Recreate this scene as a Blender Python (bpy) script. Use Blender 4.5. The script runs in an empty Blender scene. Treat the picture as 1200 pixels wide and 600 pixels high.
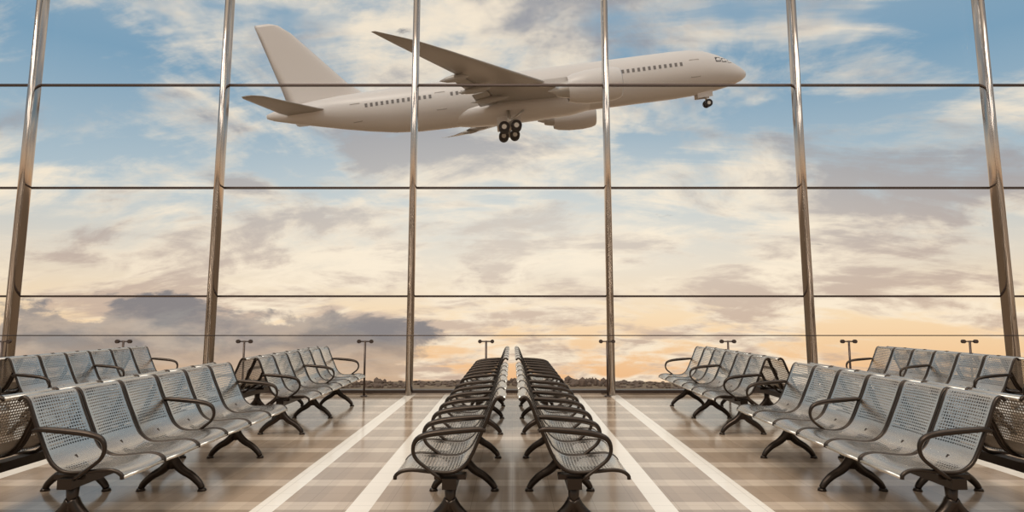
import bpy, bmesh, math, random
from mathutils import Vector, Matrix
random.seed(4)
scene = bpy.context.scene
scene.view_settings.view_transform = 'Standard'
COL = scene.collection

def lin(c):
    return tuple(((v/255)/12.92 if v/255 <= .04045 else ((v/255+.055)/1.055)**2.4) for v in c) + (1,)

# ---------------------------------------------------------------- materials
def mat(name, rgb, rough=.5, metal=0., spec=.5):
    m = bpy.data.materials.new(name); m.use_nodes = True
    b = m.node_tree.nodes['Principled BSDF']
    b.inputs['Base Color'].default_value = lin(rgb)
    b.inputs['Roughness'].default_value = rough
    b.inputs['Metallic'].default_value = metal
    b.inputs['Specular IOR Level'].default_value = spec
    return m

class NT:
    def __init__(s, nt): s.nt = nt
    def n(s, t, **k):
        nd = s.nt.nodes.new(t)
        for a, v in k.items(): setattr(nd, a, v)
        return nd
    def l(s, a, b): s.nt.links.new(a, b)
    def put(s, sock, v):
        if isinstance(v, (int, float, tuple)): sock.default_value = v
        else: s.l(v, sock)
    def m(s, op, a, b=0., c=0., clamp=False):
        nd = s.n('ShaderNodeMath', operation=op); nd.use_clamp = clamp
        s.put(nd.inputs[0], a); s.put(nd.inputs[1], b); s.put(nd.inputs[2], c)
        return nd.outputs[0]
    def mix(s, f, a, b, blend='MIX'):
        nd = s.n('ShaderNodeMix', data_type='RGBA', blend_type=blend)
        s.put(nd.inputs[0], f); s.put(nd.inputs[6], a); s.put(nd.inputs[7], b)
        return nd.outputs[2]
    def smooth(s, v, lo, hi, a=0., b=1.):
        nd = s.n('ShaderNodeMapRange', interpolation_type='SMOOTHSTEP')
        s.put(nd.inputs[0], v)
        for i, q in zip((1, 2, 3, 4), (lo, hi, a, b)): nd.inputs[i].default_value = q
        return nd.outputs[0]
    def noise(s, vec, scale, detail=5, rough=.55, dist=0.):
        nd = s.n('ShaderNodeTexNoise')
        s.l(vec, nd.inputs['Vector']); nd.inputs['Scale'].default_value = scale
        nd.inputs['Detail'].default_value = detail; nd.inputs['Roughness'].default_value = rough
        nd.inputs['Distortion'].default_value = dist
        return nd.outputs['Fac']
    def comb(s, x, y, z):
        nd = s.n('ShaderNodeCombineXYZ')
        for i, v in enumerate((x, y, z)): s.put(nd.inputs[i], v)
        return nd.outputs[0]

M_dark = mat('gunmetal', (62, 54, 48), .34, 1.)
M_silver = mat('satin_aluminium', (215, 208, 198), .28, 1.)
M_chrome = mat('mullion_metal', (184, 172, 162), .15, 1.)
M_trans = mat('transom_metal', (78, 66, 60), .4, .8)

# perforated sheet: UVs are metres across / along the sheet
M_perf = mat('perforated_steel', (208, 201, 192), .27, 1.)
t = NT(M_perf.node_tree)
bs = M_perf.node_tree.nodes['Principled BSDF']
uv = t.n('ShaderNodeUVMap').outputs[0]
sp = t.n('ShaderNodeSeparateXYZ'); t.l(uv, sp.inputs[0])
U, V = sp.outputs[0], sp.outputs[1]
P = .0215
row = t.m('FLOOR', t.m('DIVIDE', V, P))
fu = t.m('SUBTRACT', t.m('FRACT', t.m('DIVIDE', U, P)), .5)
fv = t.m('SUBTRACT', t.m('FRACT', t.m('DIVIDE', V, P)), .5)
r2 = t.m('ADD', t.m('MULTIPLY', fu, fu), t.m('MULTIPLY', fv, fv))
hole = t.m('LESS_THAN', r2, .09)
inu = t.m('LESS_THAN', t.m('ABSOLUTE', t.m('SUBTRACT', U, .215)), .182)
inv1 = t.m('LESS_THAN', t.m('ABSOLUTE', t.m('SUBTRACT', V, .245)), .18)
inv2 = t.m('LESS_THAN', t.m('ABSOLUTE', t.m('SUBTRACT', V, .70)), .15)
msk = t.m('MULTIPLY', t.m('MULTIPLY', hole, inu), t.m('ADD', inv1, inv2), clamp=True)
t.l(t.m('SUBTRACT', 1., msk), bs.inputs['Alpha'])

# floor
M_floor = mat('floor_tile', (160, 140, 122), .3, 0., .5)
t = NT(M_floor.node_tree); bs = M_floor.node_tree.nodes['Principled BSDF']
geo = t.n('ShaderNodeNewGeometry').outputs['Position']
sp = t.n('ShaderNodeSeparateXYZ'); t.l(geo, sp.inputs[0])
X, Y = sp.outputs[0], sp.outputs[1]
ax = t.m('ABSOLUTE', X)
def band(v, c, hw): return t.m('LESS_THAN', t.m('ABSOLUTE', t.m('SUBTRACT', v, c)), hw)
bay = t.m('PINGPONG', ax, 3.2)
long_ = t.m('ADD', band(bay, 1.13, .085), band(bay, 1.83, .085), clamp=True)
fy = t.m('FRACT', t.m('DIVIDE', Y, .62))
cross = t.m('LESS_THAN', t.m('ABSOLUTE', t.m('SUBTRACT', fy, .5)), .15)
fx = t.m('FRACT', t.m('DIVIDE', ax, .35))
colb = t.m('LESS_THAN', t.m('ABSOLUTE', t.m('SUBTRACT', fx, .5)), .28)
nz = t.noise(geo, 1.3, 4); nz2 = t.noise(geo, 60., 2)
base = t.mix(nz, lin((142, 124, 106)), lin((166, 146, 126)))
base = t.mix(t.m('MULTIPLY', cross, .55), base, lin((205, 188, 168)))
base = t.mix(t.m('MULTIPLY', colb, .12), base, lin((96, 80, 68)))
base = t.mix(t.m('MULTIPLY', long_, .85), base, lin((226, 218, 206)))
jx = t.m('LESS_THAN', t.m('FRACT', t.m('DIVIDE', X, .31)), .014)
jy = t.m('LESS_THAN', t.m('FRACT', t.m('DIVIDE', Y, .31)), .014)
base = t.mix(t.m('MULTIPLY', t.m('MAXIMUM', jx, jy), .35), base, lin((90, 76, 66)))
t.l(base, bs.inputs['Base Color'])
t.l(t.m('ADD', t.m('MULTIPLY', nz2, .10), .09), bs.inputs['Roughness'])
bs.inputs['Specular IOR Level'].default_value = .65

# glass
M_glass = bpy.data.materials.new('clear_glass'); M_glass.use_nodes = True
nt = M_glass.node_tree; nt.nodes.clear(); t = NT(nt)
o = t.n('ShaderNodeOutputMaterial'); mx = t.n('ShaderNodeMixShader')
tr = t.n('ShaderNodeBsdfTransparent'); gl = t.n('ShaderNodeBsdfGlossy')
tr.inputs[0].default_value = (.985, .99, .985, 1); gl.inputs['Roughness'].default_value = .02
fr = t.n('ShaderNodeLayerWeight'); fr.inputs[0].default_value = .12
t.l(t.m('MULTIPLY', fr.outputs['Fresnel'], .3), mx.inputs[0]); t.l(tr.outputs[0], mx.inputs[1]); t.l(gl.outputs[0], mx.inputs[2])
t.l(mx.outputs[0], o.inputs[0])

# ---------------------------------------------------------------- mesh helpers
class MB:
    def __init__(s): s.bm = bmesh.new(); s.uv = s.bm.loops.layers.uv.new('UVMap'); s.mats = []
    def mi(s, m):
        if m not in s.mats: s.mats.append(m)
        return s.mats.index(m)
    def face(s, vs, m, smooth=False):
        try: f = s.bm.faces.new(vs)
        except ValueError: return None
        f.material_index = s.mi(m); f.smooth = smooth; return f
    def box(s, lo, hi, m):
        x0, y0, z0 = lo; x1, y1, z1 = hi
        v = [s.bm.verts.new(p) for p in ((x0,y0,z0),(x1,y0,z0),(x1,y1,z0),(x0,y1,z0),(x0,y0,z1),(x1,y0,z1),(x1,y1,z1),(x0,y1,z1))]
        for q in ((0,3,2,1),(4,5,6,7),(0,1,5,4),(1,2,6,5),(2,3,7,6),(3,0,4,7)): s.face([v[i] for i in q], m)
    def loft(s, rings, m, caps=True, smooth=True, closed=True):
        R = [[s.bm.verts.new(p) for p in r] for r in rings]
        n = len(R[0])
        for a, b in zip(R, R[1:]):
            for i in range(n if closed else n-1):
                j = (i+1) % n
                s.face([a[i], a[j], b[j], b[i]], m, smooth)
        if caps: s.face(R[0][::-1], m, False); s.face(R[-1], m, False)
        return R
    def tube(s, pts, rad, m, seg=8, flat=1.):
        pts = [Vector(p) for p in pts]; n = len(pts)
        if not isinstance(rad, (list, tuple)): rad = [rad]*n
        T = [(pts[min(i+1, n-1)]-pts[max(i-1, 0)]).normalized() for i in range(n)]
        ref = Vector((0, 0, 1)) if abs(T[0].z) < .9 else Vector((1, 0, 0))
        nrm = T[0].cross(ref).normalized(); rings = []
        for i in range(n):
            nrm = (nrm - T[i]*nrm.dot(T[i])).normalized(); bn = T[i].cross(nrm)
            rings.append([pts[i]+(nrm*math.cos(a)*flat+bn*math.sin(a))*rad[i] for a in [2*math.pi*k/seg for k in range(seg)]])
        s.loft(rings, m)
    def mesh(s, name):
        bmesh.ops.recalc_face_normals(s.bm, faces=s.bm.faces)
        me = bpy.data.meshes.new(name); s.bm.to_mesh(me); s.bm.free()
        for m in s.mats: me.materials.append(m)
        return me
    def obj(s, name, mw=None):
        o = bpy.data.objects.new(name, s.mesh(name)); COL.objects.link(o)
        if mw is not None: o.matrix_world = mw
        return o

def crom(P, k=5):
    P = [Vector(p) for p in P]; out = []
    Q = [P[0]*2-P[1]] + P + [P[-1]*2-P[-2]]
    for i in range(1, len(Q)-2):
        for j in range(k):
            u = j/k; a, b, c, d = Q[i-1], Q[i], Q[i+1], Q[i+2]
            out.append(.5*((2*b)+(c-a)*u+(2*a-5*b+4*c-d)*u*u+(3*b-a-3*c+d)*u**3))
    out.append(P[-1]); return out
def lerpl(a, b, n): return [a+(b-a)*i/(n-1) for i in range(n)]

# ---------------------------------------------------------------- seating bench
PITCH, W, NS = .46, .43, 6
PROF = [(-.03,.895),(0,.915),(.035,.885),(.08,.775),(.13,.66),(.17,.57),(.21,.505),(.27,.462),(.34,.45),(.44,.457),(.54,.467),(.61,.46),(.65,.435),(.655,.41)]
prof = crom([(x, 0, z) for x, z in PROF], 3)
BX = .31
def bench_mesh(arms, legoff):
    b = MB()
    L = NS*PITCH; y0 = -L/2
    arc = [0]
    for a, c in zip(prof, prof[1:]): arc.append(arc[-1]+(c-a).length)
    for k in range(NS):
        ys = y0+k*PITCH+(PITCH-W)/2
        nu = 5; grid = []
        for p in prof:
            r = []
            for i in range(nu):
                u = i/(nu-1); bow = .014*(1-(2*u-1)**2)
                r.append(b.bm.verts.new((p.x-bow*(1 if p.z > .5 else 0), ys+W*u, p.z-bow*(0 if p.z > .5 else 1))))
            grid.append(r)
        for i in range(len(grid)-1):
            for j in range(nu-1):
                f = b.face([grid[i][j], grid[i][j+1], grid[i+1][j+1], grid[i+1][j]], M_perf, True)
                if f:
                    for lp, (ii, jj) in zip(f.loops, ((i, j), (i, j+1), (i+1, j+1), (i+1, j))):
                        lp[b.uv].uv = (W*jj/(nu-1), arc[ii])
        b.tube([(-.03, ys, .895), (-.03, ys+W, .895)], .009, M_silver, 6)
        b.tube([(.655, ys, .412), (.655, ys+W, .412)], .010, M_silver, 6)
        for yy in (ys, ys+W):
            b.tube([(p.x-.003, yy, p.z-.008) for p in prof], .0125, M_dark, 6)
        ym = ys+W/2
        b.tube(crom([(.19, ym, .50), (.26, ym, .425), (.42, ym, .415), (.56, ym, .43)], 3), .014, M_dark, 6)
    b.box((BX-.045, y0-.01, .345), (BX+.045, -y0+.01, .41), M_dark)
    for k in arms:
        yy = y0+k*PITCH
        pts = crom([(.085, yy, .70), (.12, yy, .71), (.21, yy, .705), (.33, yy, .695), (.44, yy, .68), (.515, yy, .65), (.54, yy, .59), (.52, yy, .53), (.455, yy, .475), (.36, yy, .405)], 4)
        n = len(pts); rr = [.012+.009*math.sin(math.pi*min(1, i/(n*.65)))for i in range(n)]
        b.tube(pts, rr, M_dark, 8, 1.25)
    for yy in (-1.13+legoff, legoff, 1.13+legoff):
        b.tube([(BX, yy, .37), (BX, yy, .28), (BX, yy, .18)], [.040, .034, .044], M_dark, 10)
        for sx in (1, -1):
            pts = crom([(BX, yy, .26), (BX+sx*.035, yy, .21), (BX+sx*.09, yy, .16), (BX+sx*.165, yy, .115), (BX+sx*.225, yy, .06), (BX+sx*.25, yy, .02)], 4)
            b.tube(pts, lerpl(.042, .024, len(pts)), M_dark, 8)
            cx = BX+sx*.25
            b.tube([(cx, yy, 0), (cx, yy, .02)], [.036, .028], M_dark, 12)
        b.box((BX-.1, yy-.035, .395), (BX+.1, yy+.035, .425), M_dark)
    return b.mesh('airport_bench_mesh')
LO = .18
ME = {(a, s): bench_mesh([0, 3, 6] if a else [0, 1, 2, 3, 4, 5, 6], -LO*s) for a in (0, 1) for s in (-1, 1)}
def bench(side, x, y, face):
    o = bpy.data.objects.new('airport_bench', ME[(side, face)]); COL.objects.link(o)
    o.location = (x, y, 0); o.rotation_euler = (0, 0, 0 if face > 0 else math.pi)
FR, RR = 5.22, 8.68
for yc in (FR, RR):
    for s in (-1, 1):
        bench(0, s*.08, yc, s)
        bench(1, s*3.09, yc, -s)
        bench(1, s*3.25, yc, s)
        bench(1, s*6.1, yc, -s)
        bench(1, s*6.26, yc, s)

# ---------------------------------------------------------------- floor and window wall
b = MB(); b.box((-20, -9, -.3), (20, 11.6, 0), M_floor); b.obj('floor')
WY = 11.1; SP = 3.66; H = 10.0; LEAN = .022
b = MB()
for k in range(-5, 6):
    x = (k+.5)*SP - .03
    if abs(x) > 19.9: continue
    ring = []
    for i in range(24):
        a = 2*math.pi*i/24
        cx, sy = math.cos(a), math.sin(a)
        ring.append((x+.060*math.copysign(abs(cx)**.8, cx), WY-.12+.13*math.copysign(abs(sy)**.6, sy)))
    b.loft([[(p[0], p[1]+LEAN*z, z) for p in ring] for z in (0, H)], M_chrome)
for z in (1.78, 3.84, 5.88, 7.94):
    yy = WY+LEAN*z
    b.box((-20, yy-.03, z-.018), (20, yy+.03, z+.018), M_trans)
b.box((-20, WY-.10, 0), (20, WY+.10, .08), M_trans)
b.box((-20, WY-.14, .0), (20, WY-.10, .03), M_chrome)
b.box((-20, WY+LEAN*H-.10, H), (20, WY+LEAN*H+.10, H+.15), M_trans)
b.face([b.bm.verts.new(p) for p in ((-20, WY+.05, .05), (20, WY+.05, .05), (20, WY+.05+LEAN*H, H), (-20, WY+.05+LEAN*H, H))], M_glass)
b.obj('window_1')

b = MB(); BY = 10.72
b.tube([(-20, BY, 1.07), (20, BY, 1.07)], .009, M_trans, 8)
for k in range(-9, 10):
    x = -.46+2.15*k
    b.tube([(x, BY, 0), (x, BY, .98)], .018, M_trans, 8)
    b.tube([(x, BY, 0), (x, BY, .02)], .06, M_trans, 12)
    b.tube([(x-.11, BY, .965), (x+.11, BY, .965)], .012, M_trans, 8)
    for s in (-1, 1):
        b.tube([(x+s*.11, BY-.02, .965), (x+s*.11, BY+.03, .965)], .034, M_trans, 12)
    if k < 9: b.face([b.bm.verts.new(p) for p in ((x+.09, BY, .08), (x+2.06, BY, .08), (x+2.06, BY, 1.065), (x+.09, BY, 1.065))], M_glass)
b.obj('glass_balustrade')

# ---------------------------------------------------------------- outside ground + trees
M_ground = mat('airfield_grass', (150, 124, 100), .9)
t = NT(M_ground.node_tree); geo = t.n('ShaderNodeNewGeometry').outputs['Position']
t.l(t.mix(t.noise(geo, .02, 4), lin((150, 126, 102)), lin((112, 98, 80))), M_ground.node_tree.nodes['Principled BSDF'].inputs['Base Color'])  # warm distance haze mixed into both ground tones
b = MB()
n = 96; ring = [b.bm.verts.new((330*math.cos(2*math.pi*i/n), 330*math.sin(2*math.pi*i/n), -33.5)) for i in range(n)]
b.face(ring, M_ground); b.obj('ground')
M_tree = mat('tree_foliage', (112, 94, 82), .95)  # foliage colour lightened to carry the distance haze
b = MB()
for i in range(900):
    ad = random.uniform(-50, 50); a = math.radians(90+ad); R = random.uniform(302, 327)
    env = max(0, math.sin(ad*.45+1.2)*math.sin(ad*.17+.4))**.7
    hh = (.25+.4*random.random())*(1+3.8*env*random.random())
    w = random.uniform(.7, 2.4)
    res = bmesh.ops.create_icosphere(b.bm, subdivisions=1, radius=1, matrix=Matrix.Translation((R*math.cos(a), R*math.sin(a), -33.5+hh*.7)) @ Matrix.Diagonal((w, w, hh*1.3, 1)))
    for v in res['verts']: v.co += Vector((random.uniform(-.3, .3), random.uniform(-.2, .2), random.uniform(-.2, .2)))
b.mi(M_tree); b.obj('distant_treeline')

# ---------------------------------------------------------------- airplane
M_paint = mat('aircraft_paint', (226, 220, 216), .38, 0., .5)
M_grey = mat('aircraft_wing_grey', (184, 178, 172), .4, .1)
M_blk = mat('aircraft_glazing', (128, 122, 118), .3)
M_inlet = mat('engine_lip', (205, 200, 194), .3, .6)
M_fan = mat('fan_dark', (74, 70, 68), .4)
M_tyre = mat('tyre_rubber', (62, 56, 54), .8)
M_seam = mat('door_seam', (175, 168, 162), .5)
b = MB()
RF = 2.75
st = [(28.5,-.95,.02,.02),(28.3,-.93,.42,.38),(27.8,-.86,.85,.78),(27,-.70,1.3,1.22),(26,-.50,1.72,1.66),(24.8,-.28,2.1,2.08),(23.3,-.08,2.42,2.45),(21.5,.0,2.64,2.68),(19.5,0,RF,RF),
      (10,0,RF,RF),(0,0,RF,RF),(-8,0,RF,RF),(-11,.02,RF-.02,RF-.03),(-14,.14,2.6,2.58),(-17,.38,2.35,2.3),(-20,.66,2.0,1.95),(-23,.92,1.5,1.5),(-26,1.12,.95,.98),(-28,1.22,.5,.55),(-28.8,1.27,.2,.25)]
NSG = 40
b.loft([[(x, ry*math.cos(2*math.pi*i/NSG), zc+rz*math.sin(2*math.pi*i/NSG)) for i in range(NSG)] for x, zc, ry, rz in st], M_paint)
b.loft([[(x, ry*math.cos(2*math.pi*i/24), -1.6+rz*math.sin(2*math.pi*i/24)) for i in range(24)] for x, ry, rz in ((11,.3,.2),(9.5,1.8,1.1),(7,2.7,1.45),(3,3.0,1.55),(-2,3.0,1.55),(-5,2.5,1.35),(-8,1.3,.9),(-9.5,.2,.2))], M_paint)
def foil(xle, c, y, z, th, tilt=0., n=10):
    up = []; lo = []
    for i in range(n+1):
        uu = (i/n)**1.5
        tt = th*c*5*(.2969*math.sqrt(uu)-.126*uu-.3516*uu**2+.2843*uu**3-.1015*uu**4)
        cam = .015*c*math.sin(math.pi*uu)
        up.append((xle-c*uu, y, z+tt+cam-tilt*uu*c)); lo.append((xle-c*uu, y, z-tt*.8+cam-tilt*uu*c))
    return up+lo[::-1][1:-1]
for s in (-1, 1):
    secs = [(9.0,12.4,1.2,-1.05,.12),(7.9,10.6,2.9,-.95,.12),(3.6,6.8,8.6,-.8,.105),(-1.2,4.4,15.5,-.5,.10),(-5.4,2.8,21.3,-.15,.10),(-7.6,1.9,23.9,.1,.09),(-9.3,1.0,25.4,.3,.08),(-10.5,.35,26.2,.5,.08)]
    b.loft([foil(x, c, s*y, z, th) for x, c, y, z, th in secs], M_grey)
    b.loft([foil(x, c, s*y, z, .12, .14, 6) for x, c, y, z in ((-1.6,2.0,3.0,-1.1),(-2.6,1.7,8.4,-.9))], M_grey)
    b.loft([foil(x, c, s*y, z, .12, .16, 6) for x, c, y, z in ((-2.9,1.4,8.9,-.85),(-5.2,1.0,15.2,-.55))], M_grey)
    for (x, y, z, L) in ((-2.4,6.3,-1.3,4.2),(-3.9,10.9,-1.15,3.4),(-5.6,15.2,-.85,2.8)):
        b.loft([[(x+L*(.5-u), s*y+r*.30*math.cos(2*math.pi*i/10), z-.15*u+r*.36*math.sin(2*math.pi*i/10)) for i in range(10)] for u, r in ((0,.1),(.2,.8),(.5,1.),(.75,.75),(1,.06))], M_grey)
    b.loft([foil(x, c, s*y, z, .09) for x, c, y, z in ((-20.6,5.4,.6,.9),(-22.0,4.6,2.2,1.0),(-25.8,2.2,8.4,1.5),(-26.7,1.2,9.1,1.55))], M_grey)
    ey, ez = s*8.6, -1.85
    ex = .8
    nac = [(5.0,.4,),(5.0,1.28),(5.6,1.5),(7,1.72),(8.8,1.78),(10.0,1.68),(10.5,1.52),(10.6,1.42),(10.4,1.32),(9.6,1.28),(9.2,1.27)]
    b.loft([[(x+ex, ey+r*math.cos(2*math.pi*i/32), ez+r*math.sin(2*math.pi*i/32)) for i in range(32)] for x, r in nac[1:7]], M_paint, caps=False)
    b.loft([[(x+ex, ey+r*math.cos(2*math.pi*i/32), ez+r*math.sin(2*math.pi*i/32)) for i in range(32)] for x, r in nac[6:]], M_inlet, caps=False)
    b.loft([[(x+ex, ey+r*math.cos(2*math.pi*i/24), ez+r*math.sin(2*math.pi*i/24)) for i in range(24)] for x, r in ((9.3,1.28),(9.25,.5),(9.3,.35),(9.8,.04))], M_fan)
    b.loft([[(x+ex, ey+r*math.cos(2*math.pi*i/24), ez+r*math.sin(2*math.pi*i/24)) for i in range(24)] for x, r in ((5.6,1.3),(5.2,.95),(4.2,.72),(3.8,.62),(3.7,.35),(2.9,.05))], M_inlet)
    b.loft([[(x0, ey-.22, z), (x1, ey-.22, z), (x1, ey+.22, z), (x0, ey+.22, z)] for x0, x1, z in ((9.0, 3.4, -1.3), (6.6, 0.5, -.6))][::-1], M_paint, smooth=False)
    def rad_at(x):
        for (a, za, ya, ra), (c, zc2, yc2, rc) in zip(st, st[1:]):
            if a >= x >= c:
                u = (a-x)/(a-c); return za+(zc2-za)*u, ya+(yc2-ya)*u, ra+(rc-ra)*u
    def patch(x, z, w, h, m, push=.02):
        vs = []
        for dx, dz in ((-w, -h), (w, -h), (w, h), (-w, h)):
            zc, ry, rz = rad_at(x+dx); q = max(-1, min(1, (z+dz-zc)/rz))
            vs.append(b.bm.verts.new((x+dx, s*(ry*math.sqrt(1-q*q)+push), z+dz)))
        b.face(vs, m)
    x = 20.0
    while x > -17:
        if not (abs(x-9.8) < .9 or abs(x+8.0) < .9): patch(x, .62, .15, .22, M_blk)
        x -= .62
    for dx in (21.6, 10.0, -8.0, -17.9):
        for (px, pz, w, h) in ((dx-.55, .0, .035, 1.0), (dx+.55, .0, .035, 1.0), (dx, 1.0, .55, .035), (dx, -1.0, .55, .035)):
            patch(px, pz, w, h, M_seam, .03)
    for (px, pz, w, h) in ((25.4, .72, .32, .26), (24.6, .82, .34, .3), (26.15, .55, .25, .2)):
        patch(px, pz, w, h, M_fan, .04)
def vfoil(xle, c, z, th):
    return [(p[0], p[2], z) for p in foil(xle, c, 0, 0, th)]
b.loft([vfoil(x, c, z, th) for x, c, z, th in ((-14.6,11.4,1.6,.05),(-17.2,9.1,2.7,.09),(-18.8,7.8,4.0,.09),(-24.6,3.8,10.6,.09),(-26.0,2.7,11.7,.08),(-27.0,1.7,12.0,.06))], M_paint)
def wheel(x, y, z, r, w):
    b.tube([(x, y-w, z), (x, y-w*.7, z), (x, y+w*.7, z), (x, y+w, z)], [r*.8, r, r, r*.8], M_tyre, 20)
    b.tube([(x, y-w*1.04, z), (x, y+w*1.04, z)], r*.45, M_inlet, 14)
GZ = -4.1
for s in (-1, 1):
    gy = s*3.4
    b.tube([(-.5, s*3.0, -2.2), (-.5, gy, GZ)], .24, M_inlet, 12)
    b.tube([(1.3, s*2.8, -2.3), (-.4, gy, GZ+.6)], .12, M_inlet, 8)
    b.tube([(-1.3, gy, GZ), (.35, gy, GZ)], .2, M_inlet, 8)
    for wx in (-1.2, .2):
        b.tube([(wx, gy-.7, GZ), (wx, gy+.7, GZ)], .12, M_inlet, 8)
        for q in (-.55, .55): wheel(wx, gy+q, GZ, .62, .24)
    b.box((-1.9, s*2.2-.04, -3.6), (.9, s*2.2+.04, -2.3), M_paint)
b.tube([(23.2, 0, -2.3), (23.5, 0, -3.75)], .15, M_inlet, 12)
b.tube([(22.0, 0, -2.4), (23.4, 0, -3.2)], .08, M_inlet, 8)
for q in (-.36, .36): wheel(23.5, q, -3.8, .46, .17)
for s in (-1, 1): b.box((22.2, s*.6-.03, -3.1), (24.0, s*.6+.03, -2.2), M_paint)
mw = Matrix.Translation((-.3, 69, 27.4)) @ Matrix.Rotation(math.radians(-7.6), 4, 'Y') @ Matrix.Rotation(math.radians(8.4), 4, 'X')
b.obj('airplane', mw)

# ---------------------------------------------------------------- sky
w = bpy.data.worlds.new('sky'); scene.world = w; w.use_nodes = True
nt = w.node_tree; nt.nodes.clear(); t = NT(nt)
tc = t.n('ShaderNodeTexCoord').outputs['Generated']
sp = t.n('ShaderNodeSeparateXYZ'); t.l(tc, sp.inputs[0]); dx, dy, dz = sp.outputs
ramp = t.n('ShaderNodeValToRGB'); cr = ramp.color_ramp
t.l(t.m('MULTIPLY_ADD', dz, .8, .2), ramp.inputs[0])
stops = [(-.14,(238,176,122)),(-.07,(246,198,148)),(.0,(249,218,176)),(.08,(228,216,198)),(.18,(176,194,204)),(.36,(124,160,186)),(.6,(156,174,190)),(1.,(182,188,192))]
cr.elements[0].position = .2+.8*stops[0][0]; cr.elements[0].color = lin(stops[0][1])
cr.elements[1].position = 1; cr.elements[1].color = lin(stops[-1][1])
for z, c in stops[1:-1]:
    e = cr.elements.new(.2+.8*z); e.color = lin(c)
sky = ramp.outputs[0]
den = t.m('MAXIMUM', t.m('ADD', dz, .34), .08)
px = t.m('DIVIDE', dx, den); py = t.m('DIVIDE', dy, den)
pv = t.comb(px, py, 0.)
n1 = t.noise(pv, 1.3, 10, .58, .5)
n2 = t.noise(t.comb(t.m('ADD', px, 7.3), t.m('MULTIPLY', py, 1.2), 2.), 2.0, 9, .60, .5)
n3 = t.noise(t.comb(t.m('ADD', t.m('MULTIPLY', px, .7), t.m('MULTIPLY', py, .4)), t.m('MULTIPLY', py, 1.6), 5.), 2.8, 10, .62, .6)
cd = t.m('ADD', t.m('MULTIPLY', n1, .65), t.m('MULTIPLY', n3, .35))
cov = t.smooth(cd, .43, .54)
lit = t.smooth(t.m('SUBTRACT', t.m('ADD', t.m('MULTIPLY', n2, .9), .05), t.m('MULTIPLY', t.m('SUBTRACT', cd, .5), 1.2)), .38, .57)
shade = t.mix(t.smooth(dz, .0, .25), lin((196, 172, 156)), lin((160, 158, 162)))
ccol = t.mix(lit, shade, lin((254, 237, 212)))
col = t.mix(t.m('MULTIPLY', cov, .88), sky, ccol)
az = t.m('DIVIDE', dx, t.m('MAXIMUM', dy, .05))
el = t.m('DIVIDE', dz, t.m('MAXIMUM', dy, .05))
# bright haze where the sun hides behind the cloud
ga = t.m('DIVIDE', t.m('SUBTRACT', az, .02), .55); ge = t.m('DIVIDE', t.m('SUBTRACT', el, .14), .15)
glow = t.m('MULTIPLY', t.m('EXPONENT', t.m('MULTIPLY', t.m('ADD', t.m('MULTIPLY', ga, ga), t.m('MULTIPLY', ge, ge)), -1.)), t.m('GREATER_THAN', dy, .05))
col = t.mix(t.m('MULTIPLY', glow, .42), col, lin((255, 244, 226)))
# low grey cumulus bank on the left near the horizon
cv = t.comb(t.m('MULTIPLY', az, 3.4), t.m('MULTIPLY', el, 8.), 1.7)
n4 = t.noise(cv, 1.9, 10, .58, .25)
top = t.smooth(el, -.075, .085, 1., 0.)
side = t.m('MULTIPLY', t.smooth(az, -1.05, -.78), t.smooth(az, -.34, .02, 1., 0.))
g = t.smooth(t.m('ADD', n4, t.m('MULTIPLY', t.m('SUBTRACT', t.m('MULTIPLY', top, side), .44), .55)), .46, .54)
g = t.m('MULTIPLY', g, t.m('GREATER_THAN', dy, .05))
gcol = t.mix(t.smooth(n4, .42, .62), lin((176, 162, 152)), lin((122, 122, 128)))
gcol = t.mix(t.smooth(el, -.11, -.03, .6, 0.), gcol, lin((226, 186, 146)))
col = t.mix(t.m('MULTIPLY', g, .85), col, gcol)
bg = t.n('ShaderNodeBackground'); t.l(col, bg.inputs[0]); bg.inputs[1].default_value = 1.0
o = t.n('ShaderNodeOutputWorld'); t.l(bg.outputs[0], o.inputs[0])

sun = bpy.data.lights.new('sun', 'SUN'); sun.energy = 1.1; sun.angle = math.radians(14); sun.color = (1, .9, .78)
so = bpy.data.objects.new('sun', sun); COL.objects.link(so)
so.rotation_euler = Vector((-.35, -.55, .75)).to_track_quat('Z', 'Y').to_euler()
for i, (x, y) in enumerate(((-8, 6.5), (0, 6.5), (8, 6.5), (-8, -1), (0, -1), (8, -1))):  # unseen overhead fill lamps, added to brighten the floor and seating
    l = bpy.data.lights.new('overhead_fill', 'AREA'); l.shape = 'RECTANGLE'; l.size = 6; l.size_y = 5; l.energy = 300; l.color = (1, .93, .84)
    lo = bpy.data.objects.new('overhead_fill', l); COL.objects.link(lo); lo.location = (x, y, 10.5)

# ---------------------------------------------------------------- camera
cam = bpy.data.cameras.new('camera'); co = bpy.data.objects.new('camera', cam); COL.objects.link(co)
cam.sensor_width = 36; cam.lens = 700/1200*36; cam.clip_end = 2000
co.location = (0, 0, 1.42); co.rotation_euler = (math.radians(90+5.71), 0, 0)
scene.camera = co
